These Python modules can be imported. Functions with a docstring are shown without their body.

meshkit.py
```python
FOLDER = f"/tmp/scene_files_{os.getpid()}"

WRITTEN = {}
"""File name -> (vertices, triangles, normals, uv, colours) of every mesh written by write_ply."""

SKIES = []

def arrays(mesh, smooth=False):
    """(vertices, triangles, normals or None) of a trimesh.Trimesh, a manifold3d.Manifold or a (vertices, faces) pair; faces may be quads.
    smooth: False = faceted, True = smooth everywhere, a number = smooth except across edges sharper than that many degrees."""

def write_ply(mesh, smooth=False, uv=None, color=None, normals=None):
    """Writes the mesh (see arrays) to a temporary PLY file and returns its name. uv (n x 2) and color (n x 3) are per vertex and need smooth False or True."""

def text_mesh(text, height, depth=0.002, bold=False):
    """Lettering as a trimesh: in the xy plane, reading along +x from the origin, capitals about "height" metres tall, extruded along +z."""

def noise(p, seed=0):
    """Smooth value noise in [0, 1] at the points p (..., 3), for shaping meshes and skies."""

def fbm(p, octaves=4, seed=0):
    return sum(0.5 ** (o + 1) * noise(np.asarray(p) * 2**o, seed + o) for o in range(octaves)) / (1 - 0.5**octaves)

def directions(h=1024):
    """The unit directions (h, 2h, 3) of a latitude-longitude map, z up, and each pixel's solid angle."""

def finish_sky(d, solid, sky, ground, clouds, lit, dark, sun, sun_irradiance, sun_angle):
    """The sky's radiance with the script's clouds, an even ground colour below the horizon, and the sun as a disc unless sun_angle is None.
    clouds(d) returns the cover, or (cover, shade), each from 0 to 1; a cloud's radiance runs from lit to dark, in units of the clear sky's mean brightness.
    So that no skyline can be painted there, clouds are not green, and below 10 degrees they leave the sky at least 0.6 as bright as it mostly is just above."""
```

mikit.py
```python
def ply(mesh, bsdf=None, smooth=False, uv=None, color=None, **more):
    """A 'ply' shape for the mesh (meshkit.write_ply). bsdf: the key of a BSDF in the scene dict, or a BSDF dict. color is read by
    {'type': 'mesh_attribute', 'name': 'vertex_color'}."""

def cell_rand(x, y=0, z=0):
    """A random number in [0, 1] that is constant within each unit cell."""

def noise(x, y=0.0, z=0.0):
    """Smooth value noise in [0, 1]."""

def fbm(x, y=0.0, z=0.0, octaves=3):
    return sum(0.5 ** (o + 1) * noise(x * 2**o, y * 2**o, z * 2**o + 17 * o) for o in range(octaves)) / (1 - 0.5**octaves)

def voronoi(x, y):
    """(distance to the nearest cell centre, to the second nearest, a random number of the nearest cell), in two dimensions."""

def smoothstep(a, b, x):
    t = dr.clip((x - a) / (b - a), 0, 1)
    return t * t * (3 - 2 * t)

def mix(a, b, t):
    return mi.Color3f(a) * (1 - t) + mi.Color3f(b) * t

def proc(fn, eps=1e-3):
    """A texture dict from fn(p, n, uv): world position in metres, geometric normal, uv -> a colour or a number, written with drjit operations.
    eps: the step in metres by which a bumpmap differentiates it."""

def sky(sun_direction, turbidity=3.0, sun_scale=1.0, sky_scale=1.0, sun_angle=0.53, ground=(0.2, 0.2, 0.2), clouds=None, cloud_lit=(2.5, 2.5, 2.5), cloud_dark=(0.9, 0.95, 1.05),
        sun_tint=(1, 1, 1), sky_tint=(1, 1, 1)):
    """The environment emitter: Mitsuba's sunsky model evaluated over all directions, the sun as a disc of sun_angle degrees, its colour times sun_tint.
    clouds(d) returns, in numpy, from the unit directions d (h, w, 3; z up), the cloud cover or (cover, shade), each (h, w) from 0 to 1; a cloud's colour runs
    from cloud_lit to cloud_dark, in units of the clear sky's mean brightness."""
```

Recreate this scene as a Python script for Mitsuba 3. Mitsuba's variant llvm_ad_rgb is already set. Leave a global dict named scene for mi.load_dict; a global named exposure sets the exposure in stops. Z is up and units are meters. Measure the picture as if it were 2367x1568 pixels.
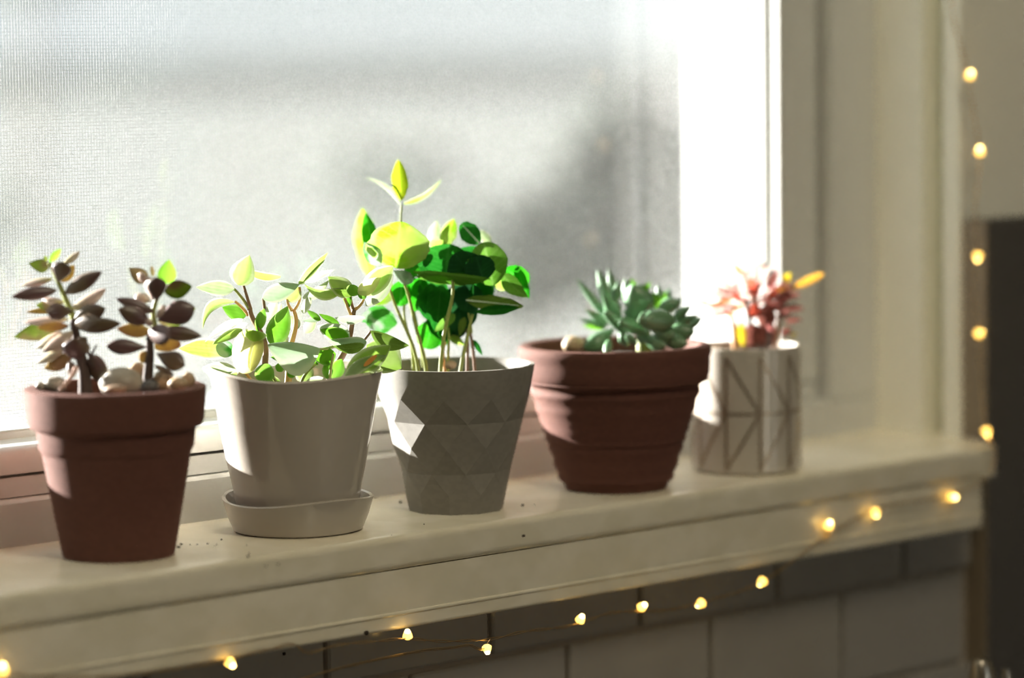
import math
import numpy as np
import trimesh
import mitsuba as mi
import drjit as dr
import mikit
import meshkit
from shapely.geometry import Polygon
from scipy.interpolate import make_interp_spline

T = mi.ScalarTransform4f
scene, labels = {}, {}
ZS = 1.05                                   # the sill top stands 1.05 m over the floor; heights below are given from the sill top

# ---------------------------------------------------------------- camera
CAM = np.array([-1.5, -1.7294, 0.3154])
R = np.array([0.7282, -0.6852, -0.0124]); R /= np.linalg.norm(R)
F = np.array([0.6818, 0.7262, -0.0884]); F -= R * (F @ R); F /= np.linalg.norm(F)
U = np.cross(R, F)
FPX = 7400.0
up3 = lambda v: [float(v[0]), float(v[1]), float(v[2])]
eye = CAM + [0, 0, ZS]
scene['camera'] = {'type': 'thinlens', 'fov': math.degrees(2 * math.atan(2367 / 2 / FPX)), 'fov_axis': 'x', 'near_clip': 0.05, 'far_clip': 500.0,
                   'aperture_radius': 0.0225, 'focus_distance': 2.155,
                   'to_world': T().look_at(origin=up3(eye), target=up3(eye + F), up=up3(U))}

# ---------------------------------------------------------------- sky and sun
SE, SA = math.radians(12.0), (-0.262, 0.965)
scene['sky'] = mikit.sky((SA[0] * math.cos(SE), SA[1] * math.cos(SE), math.sin(SE)), turbidity=3.0, sun_scale=54.0, sun_angle=0.8,
                         clouds=lambda d: np.ones(d.shape[:2]), cloud_lit=(14.3, 15.8, 15.9), ground=(0.094, 0.103, 0.099), sun_tint=(1.0, 1.5, 3.4))
exposure = 0.0
LAMP = (14.0, 12.4, 9.0)                     # radiance of the paper globe lamp over the sill, above the picture
BULB = (3.8, 2.1, 0.36)
CORE = (15.0, 9.6, 2.7)


# ---------------------------------------------------------------- helpers
def pt(px, py, depth):
    """The point that the photograph's pixel (px, py) shows at this distance along the view."""
    return CAM + depth * (F + R * (px - 1183.5) / FPX - U * (py - 784.0) / FPX)


def on_y(px, py, y):
    d = F + R * (px - 1183.5) / FPX - U * (py - 784.0) / FPX
    return CAM + d * ((y - CAM[1]) / d[1])


def numbered(key):
    if key not in scene and key not in labels and not any(k.startswith(key + '__') for k in scene):
        return key
    n = 1
    while f'{key}_{n:03d}' in scene or f'{key}_{n:03d}' in labels:
        n += 1
    return f'{key}_{n:03d}'


_count = {}


def add(name, mesh, bsdf, parent=None, smooth=False, label=None, category=None, group=None, kind=None, **more):
    base = f'{parent}__{name}' if parent else name
    n = _count.get(base, 0)
    _count[base] = n + 1
    key = base if n == 0 else f'{base}_{n:03d}'
    if isinstance(mesh, dict):
        shape = dict(mesh)
    else:
        m = mesh.copy() if hasattr(mesh, 'copy') else trimesh.Trimesh(*mesh, process=False)
        m = trimesh.Trimesh(np.asarray(m.vertices) + [0, 0, ZS], m.faces, process=False)
        shape = mikit.ply(m, bsdf, smooth=smooth, **more)
    scene[key] = shape
    say(key, label, category, group, kind)
    return key


def say(key, label=None, category=None, group=None, kind=None):
    d = {k: v for k, v in dict(label=label, category=category, group=group, kind=kind).items() if v}
    if d:
        labels[key] = {**labels.get(key, {}), **d}


def thing(name, label, category, group=None):
    n = _count.get(name, 0)
    _count[name] = n + 1
    key = name if n == 0 else f'{name}_{n:03d}'
    say(key, label, category, group)
    return key


def cat(*ms):
    return trimesh.util.concatenate(list(ms))


def box(x0, x1, y0, y1, z0, z1):
    m = trimesh.creation.box(extents=(x1 - x0, y1 - y0, z1 - z0))
    m.apply_translation(((x0 + x1) / 2, (y0 + y1) / 2, (z0 + z1) / 2))
    return m


def prism(poly, h):
    return trimesh.creation.extrude_polygon(poly if isinstance(poly, Polygon) else Polygon(poly), h, engine='earcut')


def prism_x(yz, x0, x1):
    """A profile in (y, z) run from x0 to x1."""
    m = prism(yz, x1 - x0)
    v = np.asarray(m.vertices)
    return trimesh.Trimesh(np.stack([v[:, 2] + x0, v[:, 0], v[:, 1]], 1), m.faces, process=False)


def prism_z(xy, z0, z1):
    m = prism(xy, z1 - z0)
    m.apply_translation((0, 0, z0))
    return m


def bevelled(x0, x1, y0, y1, z0, z1, b):
    """A box with its twelve edges bevelled."""
    import manifold3d as m3
    pts = []
    for ax in range(3):
        lo, hi = np.array([x0, y0, z0]) + b, np.array([x1, y1, z1]) - b
        lo[ax] -= b
        hi[ax] += b
        pts += [[(lo, hi)[i][0], (lo, hi)[j][1], (lo, hi)[k][2]] for i in (0, 1) for j in (0, 1) for k in (0, 1)]
    m = m3.Manifold.hull_points(np.array(pts)).to_mesh()
    return trimesh.Trimesh(m.vert_properties[:, :3], m.tri_verts, process=False)


def rounded(prof, r, n=4, only=None):
    """A closed (y, z) outline with its corners rounded."""
    p, out = [np.array(q, float) for q in prof], []
    for i, q in enumerate(p):
        rr = r if only is None or i in only else 0
        a, b = p[i - 1] - q, p[(i + 1) % len(p)] - q
        t = min(rr, np.linalg.norm(a) * .49, np.linalg.norm(b) * .49)
        if t <= 0:
            out.append(q)
            continue
        a, b = q + a / np.linalg.norm(a) * t, q + b / np.linalg.norm(b) * t
        for k in range(n + 1):
            s = k / n
            out.append((1 - s) ** 2 * a + 2 * s * (1 - s) * q + s * s * b)
    return out


def lathe(prof, n=72, centre=(0, 0), warp=None):
    """prof: (r, z) from axis to axis or as a ring; turned about the vertical through centre."""
    prof = np.array(prof, float)
    th = np.arange(n) * 2 * np.pi / n
    r, z = np.broadcast_to(prof[:, 0, None], (len(prof), n)).copy(), np.broadcast_to(prof[:, 1, None], (len(prof), n)).copy()
    if warp:
        r, z = warp(r, z, th[None])
    v = np.stack([r * np.cos(th) + centre[0], r * np.sin(th) + centre[1], z], -1).reshape(-1, 3)
    i, j = np.meshgrid(np.arange(len(prof) - 1), np.arange(n), indexing='ij')
    a, b, c, d = i * n + j, i * n + (j + 1) % n, (i + 1) * n + (j + 1) % n, (i + 1) * n + j
    f = np.concatenate([np.stack([a, b, c], -1).reshape(-1, 3), np.stack([a, c, d], -1).reshape(-1, 3)])
    m = trimesh.Trimesh(v, f, process=True)
    m.update_faces(m.nondegenerate_faces())
    m.fix_normals()
    return m


def tube(pts, r, sides=7, per=5, r1=None):
    """A smooth tube through the points; r at the start, r1 at the end."""
    p = np.array(pts, float)
    if len(p) > 2:
        t = np.r_[0, np.cumsum(np.linalg.norm(np.diff(p, axis=0), axis=1))]
        p = make_interp_spline(t, p, k=min(3, len(p) - 1))(np.linspace(0, t[-1], per * (len(p) - 1) + 1))
    d = np.gradient(p, axis=0)
    d /= np.linalg.norm(d, axis=1, keepdims=True)
    ref = np.array([0.3, 0.2, 0.93]) if abs(d[:, 2]).mean() < 0.8 else np.array([0.9, 0.4, 0.1])
    a = np.cross(d, ref)
    a /= np.linalg.norm(a, axis=1, keepdims=True)
    b = np.cross(d, a)
    rr = np.linspace(r, r if r1 is None else r1, len(p))
    th = np.arange(sides) * 2 * np.pi / sides
    v = (p[:, None] + rr[:, None, None] * (np.cos(th)[None, :, None] * a[:, None] + np.sin(th)[None, :, None] * b[:, None])).reshape(-1, 3)
    i, j = np.meshgrid(np.arange(len(p) - 1), np.arange(sides), indexing='ij')
    q = [i * sides + j, i * sides + (j + 1) % sides, (i + 1) * sides + (j + 1) % sides, (i + 1) * sides + j]
    f = np.concatenate([np.stack([q[0], q[1], q[2]], -1).reshape(-1, 3), np.stack([q[0], q[2], q[3]], -1).reshape(-1, 3)])
    n = len(v)
    v = np.vstack([v, p[0], p[-1]])
    k = np.arange(sides)
    f = np.vstack([f, np.stack([k * 0 + n, (k + 1) % sides, k], 1), np.stack([k * 0 + n + 1, n - sides + k, n - sides + (k + 1) % sides], 1)])
    m = trimesh.Trimesh(v, f, process=False)
    m.fix_normals()
    return m


def blob(c, radii, seed=0, amount=0.12, sub=3, freq=1.6, rot=0.0):
    m = trimesh.creation.icosphere(subdivisions=sub)
    v = np.asarray(m.vertices)
    v = v * (1 + amount * 2 * (meshkit.fbm(v * freq + 7.3 * seed + 50, 3, seed) - 0.5)[:, None])
    v = v * np.array(radii)
    ca, sa = math.cos(rot), math.sin(rot)
    v = v @ np.array([[ca, sa, 0], [-sa, ca, 0], [0, 0, 1]])
    return trimesh.Trimesh(v + c, m.faces, process=False)


SHAPE = {'ovate': (0.72, 0.85), 'lance': (0.8, 1.15), 'round': (1.0, 0.5), 'obovate': (1.45, 0.75), 'oblong': (1.0, 0.38), 'ellip': (0.92, 0.8), 'drop': (1.25, 0.8)}


def leaf(B, E, w, roll=0.0, bow=0.0, arc=0.0, cup=0.25, fold=0.0, shape='ovate', thick=0.0, wave=0.0, nu=16, nv=10, seed=0, tilt=0.0, edge=0.0):
    """A leaf from its base B to its tip E, w wide; roll turns it about its length (0 = its face to the camera), bow and arc bend it along its length
    out of and within its face, cup and fold bend it across; thick > 0 makes it a closed fleshy leaf."""
    B, E = np.array(B, float), np.array(E, float)
    ax = E - B
    L = np.linalg.norm(ax)
    ax /= L
    see = CAM - (B + E) / 2
    n0 = see - ax * (see @ ax)
    n0 /= np.linalg.norm(n0)
    s0 = np.cross(ax, n0)
    a = math.radians(roll)
    n, s = n0 * math.cos(a) + s0 * math.sin(a), s0 * math.cos(a) - n0 * math.sin(a)
    k, q = SHAPE[shape]
    u = 0.5 - 0.5 * np.cos(np.linspace(0, np.pi, nu + 1))
    v = np.linspace(-1, 1, nv + 1)
    hw = w / 2 * np.maximum(np.sin(np.pi * u ** k), 0) ** q
    hw[[0, -1]] = w * 0.012
    rag = edge * 2 * (meshkit.noise(np.stack(np.broadcast_arrays(u[:, None] * 9 + seed * 1.7, np.sign(v)[None] * 3 + seed, 0.5 + 0 * v[None]), -1), seed) - 0.5)
    mid = B + np.outer(u, ax * L) + np.outer(4 * u * (1 - u) * L * bow, n) + np.outer(4 * u * (1 - u) * L * arc, s)
    across = s * math.cos(math.radians(tilt)) + n * math.sin(math.radians(tilt))
    lift = cup * v[None] ** 2 + fold * np.abs(v)[None]
    pos = mid[:, None] + (hw[:, None] * v[None] * (1 + rag * np.abs(v)[None]))[..., None] * across + (hw[:, None] * lift)[..., None] * n
    if wave:
        ph = meshkit.noise(np.stack(np.broadcast_arrays(u[:, None] * 5 + seed * 3.1, v[None] * 1.5 + seed, 0.5 + 0 * v[None]), -1), seed) - 0.5
        pos = pos + (wave * w * ph * np.abs(v)[None])[..., None] * n
    idx = lambda o: np.concatenate([np.stack([i * (nv + 1) + j + o, i * (nv + 1) + j + 1 + o, (i + 1) * (nv + 1) + j + 1 + o, (i + 1) * (nv + 1) + j + o], -1).reshape(-1, 4)
                                    for i, j in [np.meshgrid(np.arange(nu), np.arange(nv), indexing='ij')]])
    q4 = idx(0)
    tri = np.vstack([q4[:, [0, 1, 2]], q4[:, [0, 2, 3]]])
    if not thick:
        return trimesh.Trimesh(pos.reshape(-1, 3), tri, process=False)
    th = thick / 2 * (np.maximum(np.sin(np.pi * u ** k), 0) ** (q * 0.8))[:, None] * np.sqrt(np.maximum(1 - v ** 2, 0))[None]
    top, bot = pos + th[..., None] * n, pos - th[..., None] * n
    nvt = (nu + 1) * (nv + 1)
    m = trimesh.Trimesh(np.vstack([top.reshape(-1, 3), bot.reshape(-1, 3)]), np.vstack([tri, tri[:, ::-1] + nvt]), process=False)
    m.merge_vertices(digits_vertex=7)
    m.update_faces(m.nondegenerate_faces())
    m.fix_normals()
    return m


# ---------------------------------------------------------------- materials
def plain(key, rgb, rough=0.5, **more):
    base = {'type': 'rgb', 'value': list(rgb)} if not isinstance(rgb, dict) else rgb
    scene[key] = {'type': 'twosided', 'bsdf': {'type': 'principled', 'base_color': base, 'roughness': rough, **more}}


def thin(key, rgb, trans=1.1, rough=0.4, spec=0.5):
    base = {'type': 'rgb', 'value': list(rgb)} if not isinstance(rgb, dict) else rgb
    scene[key] = {'type': 'principledthin', 'base_color': base, 'roughness': rough, 'diff_trans': trans, 'eta': 1.4, 'spec_trans': 0.0}


def speckled(a, b, freq, lo=0.35, hi=0.65, octaves=3):
    return mikit.proc(lambda p, n, uv: mikit.mix(a, b, mikit.smoothstep(lo, hi, mikit.fbm(p.x * freq, p.y * freq, p.z * freq, octaves))))


def leafy(a, b, freq, rim=None, vein=None):
    """Leaf colour from the leaf's own uv (along, across): blotches, a pale variegated margin, paler veins."""
    def fn(p, n, uv):
        blot = mikit.fbm(p.x * freq, p.y * freq, p.z * freq, 3)
        c = mikit.mix(a, b, mikit.smoothstep(0.35, 0.65, blot))
        s = dr.abs(uv.y * 2 - 1)
        if rim is not None:
            c = mikit.mix(c, rim, mikit.smoothstep(0.62, 0.92, s + 0.35 * (blot - 0.5)))
        if vein is not None:
            t = uv.x * 7 - s * 1.6 + 0.4 * blot
            line = 1 - mikit.smoothstep(0.02, 0.13, dr.abs(t - dr.floor(t) - 0.5))
            mid = 1 - mikit.smoothstep(0.02, 0.09, s)
            c = mikit.mix(c, vein, dr.maximum(0.4 * line, 0.8 * mid))
        return c
    return mikit.proc(fn)


plain('vinyl', (0.66, 0.665, 0.645), 0.32)
SILL = speckled((0.76, 0.71, 0.59), (0.70, 0.65, 0.52), 38.0)
scene['sill_paint'] = {'type': 'twosided', 'bsdf': {'type': 'bumpmap', 'arbitrary': {'type': 'proc', **{k: v for k, v in mikit.proc(lambda p, n, uv: mikit.fbm(p.x * 9, p.y * 160, p.z * 260, 3) + 0.6 * mikit.noise(p.x * 70, p.y * 70, p.z * 70), 4e-4).items() if k != 'type'}},
                       'scale': 0.00018, 'bsdf': {'type': 'principled', 'base_color': SILL, 'roughness': 0.24, 'specular': 0.5}}}
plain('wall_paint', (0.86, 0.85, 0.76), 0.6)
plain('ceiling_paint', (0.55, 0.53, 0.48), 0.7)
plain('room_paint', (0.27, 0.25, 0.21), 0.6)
plain('floor_wood', (0.17, 0.10, 0.06), 0.4)
plain('grout', (0.36, 0.31, 0.26), 0.8)
plain('tile_glaze', (0.37, 0.345, 0.31), 0.12, specular=0.5)
plain('tile_glaze_grey', (0.345, 0.325, 0.30), 0.14, specular=0.5)
plain('black_board', (0.060, 0.056, 0.052), 0.45)
plain('board_lit_edge', (0.20, 0.16, 0.11), 0.5)  # lighter than the board: window light on its side put into the colour
plain('stone_top', (0.05, 0.048, 0.045), 0.35)
plain('terracotta', speckled((0.100, 0.043, 0.032), (0.088, 0.038, 0.028), 400.0), 0.85, specular=0.2)
plain('terracotta_pale', speckled((0.102, 0.043, 0.031), (0.090, 0.038, 0.028), 400.0), 0.85, specular=0.2)
plain('white_glaze', (0.43, 0.39, 0.34), 0.09, specular=0.55)
plain('concrete', speckled((0.190, 0.178, 0.152), (0.175, 0.164, 0.14), 300.0), 0.75)
plain('porcelain', (0.52, 0.475, 0.415), 0.12, specular=0.5)
plain('copper_print', (0.34, 0.27, 0.20), 0.3, metallic=0.7)
plain('soil', speckled((0.045, 0.03, 0.02), (0.02, 0.014, 0.01), 300.0), 0.95)
plain('wood_bark', (0.05, 0.032, 0.025), 0.8)
plain('green_stem', (0.22, 0.26, 0.05), 0.5)
plain('brown_stem', (0.16, 0.085, 0.04), 0.55)
plain('orange_stem', (0.55, 0.30, 0.11), 0.5)
plain('pale_twig', (0.62, 0.42, 0.36), 0.7)
plain('pebble_white', speckled((0.34, 0.31, 0.26), (0.28, 0.245, 0.20), 80.0), 0.5)
plain('pebble_tan', speckled((0.44, 0.31, 0.19), (0.33, 0.23, 0.135), 90.0), 0.5)
plain('pebble_dark', (0.07, 0.065, 0.06), 0.5)
plain('pebble_brown', (0.26, 0.17, 0.11), 0.55)
plain('wire_copper', (0.60, 0.44, 0.26), 0.3, metallic=1.0)
plain('bulb_resin', (0.80, 0.62, 0.30), 0.2)
plain('bulb_core', (0.9, 0.85, 0.7), 0.3)
plain('chrome', (0.55, 0.50, 0.43), 0.25, metallic=1.0)
plain('lamp_paper', (0.85, 0.82, 0.75), 0.9)
plain('screen_wire', (0.52, 0.54, 0.52), 0.6)
plain('outside_ground', speckled((0.100, 0.111, 0.107), (0.090, 0.100, 0.095), 0.4), 0.9)
plain('bark_outside', (0.30, 0.27, 0.24), 0.9)
scene['pane'] = {'type': 'thindielectric', 'int_ior': 1.5}
thin('shrub_leaf', (0.20, 0.225, 0.21), 0.5, 0.6)
# fleshy dark leaves of the first pot: green flesh flushed with purple in patches
plain('jade_purple', speckled((0.085, 0.047, 0.046), (0.095, 0.070, 0.04), 55.0), 0.34, specular=0.5)
plain('jade_sunlit', speckled((0.36, 0.26, 0.22), (0.34, 0.29, 0.18), 55.0), 0.3, specular=0.8, clearcoat=0.5, clearcoat_gloss=0.7)  # paler copy of the jade skin, direct sun put into its colour
thin('jade_green', (0.136, 0.320, 0.024), 1.0, 0.35)
thin('jade_olive', speckled((0.104, 0.152, 0.020), (0.112, 0.080, 0.036), 70.0), 0.8, 0.35)
thin('jade_brown', speckled((0.36, 0.27, 0.10), (0.26, 0.16, 0.09), 70.0), 0.8, 0.4)
thin('leaf_lime', leafy((0.17, 0.3, 0.04), (0.22, 0.33, 0.08), 60.0, (0.4, 0.48, 0.24), None), 1.1, 0.3)
thin('leaf_pale', leafy((0.27, 0.37, 0.17), (0.34, 0.41, 0.26), 60.0, (0.52, 0.56, 0.42), None), 1.05, 0.3)
thin('leaf_sage', leafy((0.22, 0.33, 0.19), (0.29, 0.37, 0.26), 50.0, (0.42, 0.48, 0.34), None), 0.75, 0.18)
thin('leaf_green', leafy((0.075, 0.23, 0.012), (0.11, 0.27, 0.03), 60.0, (0.16, 0.32, 0.06), None), 1.0, 0.2)
thin('leaf_cream', speckled((0.58, 0.58, 0.28), (0.52, 0.54, 0.22), 40.0), 1.1, 0.4)
thin('leaf_olive', leafy((0.085, 0.15, 0.02), (0.11, 0.19, 0.03), 60.0, None, (0.13, 0.21, 0.05)), 0.7, 0.35)
thin('leaf_neon', leafy((0.15, 0.33, 0.01), (0.22, 0.36, 0.05), 90.0, (0.27, 0.38, 0.09), (0.24, 0.38, 0.06)), 1.1, 0.3)
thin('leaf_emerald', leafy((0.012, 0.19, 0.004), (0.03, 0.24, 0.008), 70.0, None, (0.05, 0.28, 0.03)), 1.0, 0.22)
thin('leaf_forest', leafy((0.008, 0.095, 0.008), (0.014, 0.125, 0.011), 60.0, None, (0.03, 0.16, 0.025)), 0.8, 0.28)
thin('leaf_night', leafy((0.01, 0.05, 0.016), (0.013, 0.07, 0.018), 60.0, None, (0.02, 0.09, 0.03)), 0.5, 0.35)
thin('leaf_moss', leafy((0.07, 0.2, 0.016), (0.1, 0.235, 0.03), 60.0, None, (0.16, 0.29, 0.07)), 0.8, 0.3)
thin('leaf_painted_gloss', speckled((0.040, 0.216, 0.024), (0.272, 0.352, 0.264), 75.0, 0.42, 0.58), 0.7, 0.15)  # whitish gloss put into the leaf colour as blotches
thin('leaf_yellow', leafy((0.25, 0.36, 0.01), (0.29, 0.38, 0.012), 60.0, None, (0.15, 0.28, 0.02)), 1.1, 0.3)
plain('echeveria_skin', speckled((0.105, 0.215, 0.11), (0.08, 0.175, 0.08), 60.0), 0.36, specular=0.6)
thin('echeveria_lime', (0.088, 0.240, 0.016), 1.0, 0.4)
thin('petal_blush', speckled((0.60, 0.47, 0.43), (0.52, 0.34, 0.30), 60.0), 1.0, 0.35)
thin('petal_coral', (0.50, 0.085, 0.05), 1.0, 0.4)
thin('petal_rose', (0.40, 0.14, 0.13), 0.9, 0.4)
thin('petal_orange', (0.50, 0.25, 0.03), 0.9, 0.4)
thin('petal_maroon', (0.13, 0.045, 0.035), 0.7, 0.4)
thin('petal_yellow', (0.46, 0.36, 0.02), 1.0, 0.4)
plain('scar', (0.62, 0.27, 0.05), 0.7)
plain('midrib_pale', (0.55, 0.68, 0.55), 0.5)

# ---------------------------------------------------------------- the room
XL, XR, YF, ZC = -3.2, 2.0, -3.9, 1.55
WX0, WX1, WZ1 = -1.30, 0.5750, 1.25         # the window opening
YW, YO = -0.087, 0.112                      # inner and outer face of the window wall
add('floor', box(XL, XR, YF - .1, YO, -ZS - .1, -ZS), 'floor_wood', label='wooden floor of the room', kind='structure')
add('ceiling', box(XL - .1, XR + .1, YF - .1, YO, ZC, ZC + .1), 'ceiling_paint', label='pale ceiling of the room', kind='structure')
wall = add('wall_back', cat(box(XL, WX0, YW, YO, -ZS, ZC), box(WX1, XR, YW, YO, -ZS, ZC), box(WX0, WX1, YW, YO, -ZS, -.0235), box(WX0, WX1, YW, YO, WZ1, ZC)),
           'wall_paint', label='beige painted wall around the window', kind='structure')
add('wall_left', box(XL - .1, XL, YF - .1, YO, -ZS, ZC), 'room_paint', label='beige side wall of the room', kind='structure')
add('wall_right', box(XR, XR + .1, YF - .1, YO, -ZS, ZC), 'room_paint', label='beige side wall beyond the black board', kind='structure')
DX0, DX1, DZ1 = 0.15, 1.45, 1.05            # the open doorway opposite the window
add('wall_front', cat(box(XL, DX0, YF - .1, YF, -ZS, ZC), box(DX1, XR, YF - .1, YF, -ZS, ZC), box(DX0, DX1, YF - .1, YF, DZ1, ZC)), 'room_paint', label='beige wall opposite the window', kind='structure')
door = 'door_1'
say(door, label='white frame of the open doorway opposite the window', kind='structure')
b = .07
add('frame', cat(box(DX0, DX0 + b, YF - .08, YF - .02, -ZS, DZ1), box(DX1 - b, DX1, YF - .08, YF - .02, -ZS, DZ1), box(DX0 + b, DX1 - b, YF - .08, YF - .02, DZ1 - b, DZ1),
                 box(DX0 + b, DX1 - b, YF - .08, YF - .02, -ZS, -ZS + .12)), 'vinyl', door)

# wall tiles under the sill, half-lapped rows
TP, TH, TG = 0.1504, 0.0765, 0.0042
add('grout', box(-1.05, .5445, YW - .004, YW, -.33, -.0235), 'grout', wall)
for row, (ztop, off) in enumerate([(-.0325, .0115), (-.109, -.0638), (-.1855, .0115), (-.262, -.0638)]):
    for c in range(-6, 5):
        x0, x1 = off + c * TP, off + (c + 1) * TP - TG
        x0, x1 = max(x0, -1.05), min(x1, .5445)
        if x1 - x0 > .012:
            add('tile', bevelled(x0, x1, YW - .0095, YW - .001, ztop - TH + TG, ztop, .0016), 'tile_glaze' if (c * 7 + row * 3) % 3 else 'tile_glaze_grey', wall)

# ---------------------------------------------------------------- the window
win = 'window_1'
say(win, label='white vinyl window with an insect screen over the planted sill', kind='structure')
# inner sill with a rounded nose and a clipped right corner, and the board under its nose
nose = rounded([(-.150, -.0232), (-.150, 0), (YO, 0), (YO, -.0232)], .006, 5, only=(0, 1))
nose_short = prism_x(nose, WX0 - .04, .49)
sill_end = prism_z(Polygon([(.49, YO), (.49, -.150), (.506, -.150), (.514, -.146), (.5405, -.108), (.5405, YW), (.5745, YW), (.5745, YO)]), -.0232, 0)
add('sill', cat(nose_short, sill_end), 'sill_paint', win, smooth=35, label='cream painted window sill with a rounded front edge')
add('apron', prism_x(rounded([(-.1478, -.0635), (-.1472, -.0232), (YW, -.0232), (YW, -.0635)], .003, 3, only=(0,)), WX0 - .03, .494), 'sill_paint', win, smooth=35, label='cream moulding board under the front of the sill')
add('apron_bead', tube([(WX0 - .03, -.1472, -.0525), (.0, -.1472, -.0525), (.494, -.1472, -.0525)], .0016, 8, 2), 'sill_paint', win, smooth=True)
# bottom of the fixed frame, the screen frame that sits in it, the rail's rounded inner edge and the lip behind
add('frame', cat(prism_x([(0, 0), (0, .0285), (.003, .0303), (.0075, .0303), (.0075, 0)], WX0, .5405),
                 box(.4829, .5405, 0, .03, .0303, WZ1), box(WX0, WX0 + .06, 0, .03, .0303, WZ1), box(WX0 + .06, .4829, 0, .03, WZ1 - .06, WZ1)), 'vinyl', win, smooth=35)
rail = rounded([(.008, .0463), (.008, .0640), (.060, .0640), (.060, .0463)], .009, 5, only=(1,))
sash = add('screen_frame', cat(prism_x([(.009, .0311), (.009, .0440), (.03, .0440), (.03, .0311)], WX0 + .06, .4749), prism_x(rail, WX0 + .06, .4300),
                               box(.4285, .4749, .008, .022, .0463, WZ1 - .06), box(.4262, .4749, .022, .034, .0640, WZ1 - .06),
                               box(WX0 + .06, WX0 + .105, .008, .0435, .0463, WZ1 - .06)), 'vinyl', win, smooth=35)
add('rail_lip', prism_x(rounded([(.050, .0640), (.050, .0698), (.060, .0698), (.060, .0640)], .002, 3, only=(1, 2)), WX0 + .06, .4300), 'vinyl', win, smooth=35)
add('outer_frame', cat(box(.4275, .5740, .0435, YO, 0, WZ1), box(WX0, WX0 + .1, .0435, YO, 0, WZ1), box(WX0 + .1, .4275, .060, YO, 0, .050), box(WX0 + .1, .4330, .0435, YO, WZ1 - .08, WZ1),
                       box(WX0, .5405, .0075, .0435, 0, .0303)), 'vinyl', win)
g0, g1 = WX0 + .1, .4275
add('glass', trimesh.Trimesh([[g0, .1, .05], [g1, .1, .05], [g1, .1, WZ1 - .08], [g0, .1, WZ1 - .08]], [[0, 1, 2], [0, 2, 3]], process=False), 'pane', win)
# the insect screen, every wire
sp, sw = .00236, .000075
xs, zs = np.arange(WX0 + .105, .4275, sp), np.arange(.0705, WZ1 - .06, sp)


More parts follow.
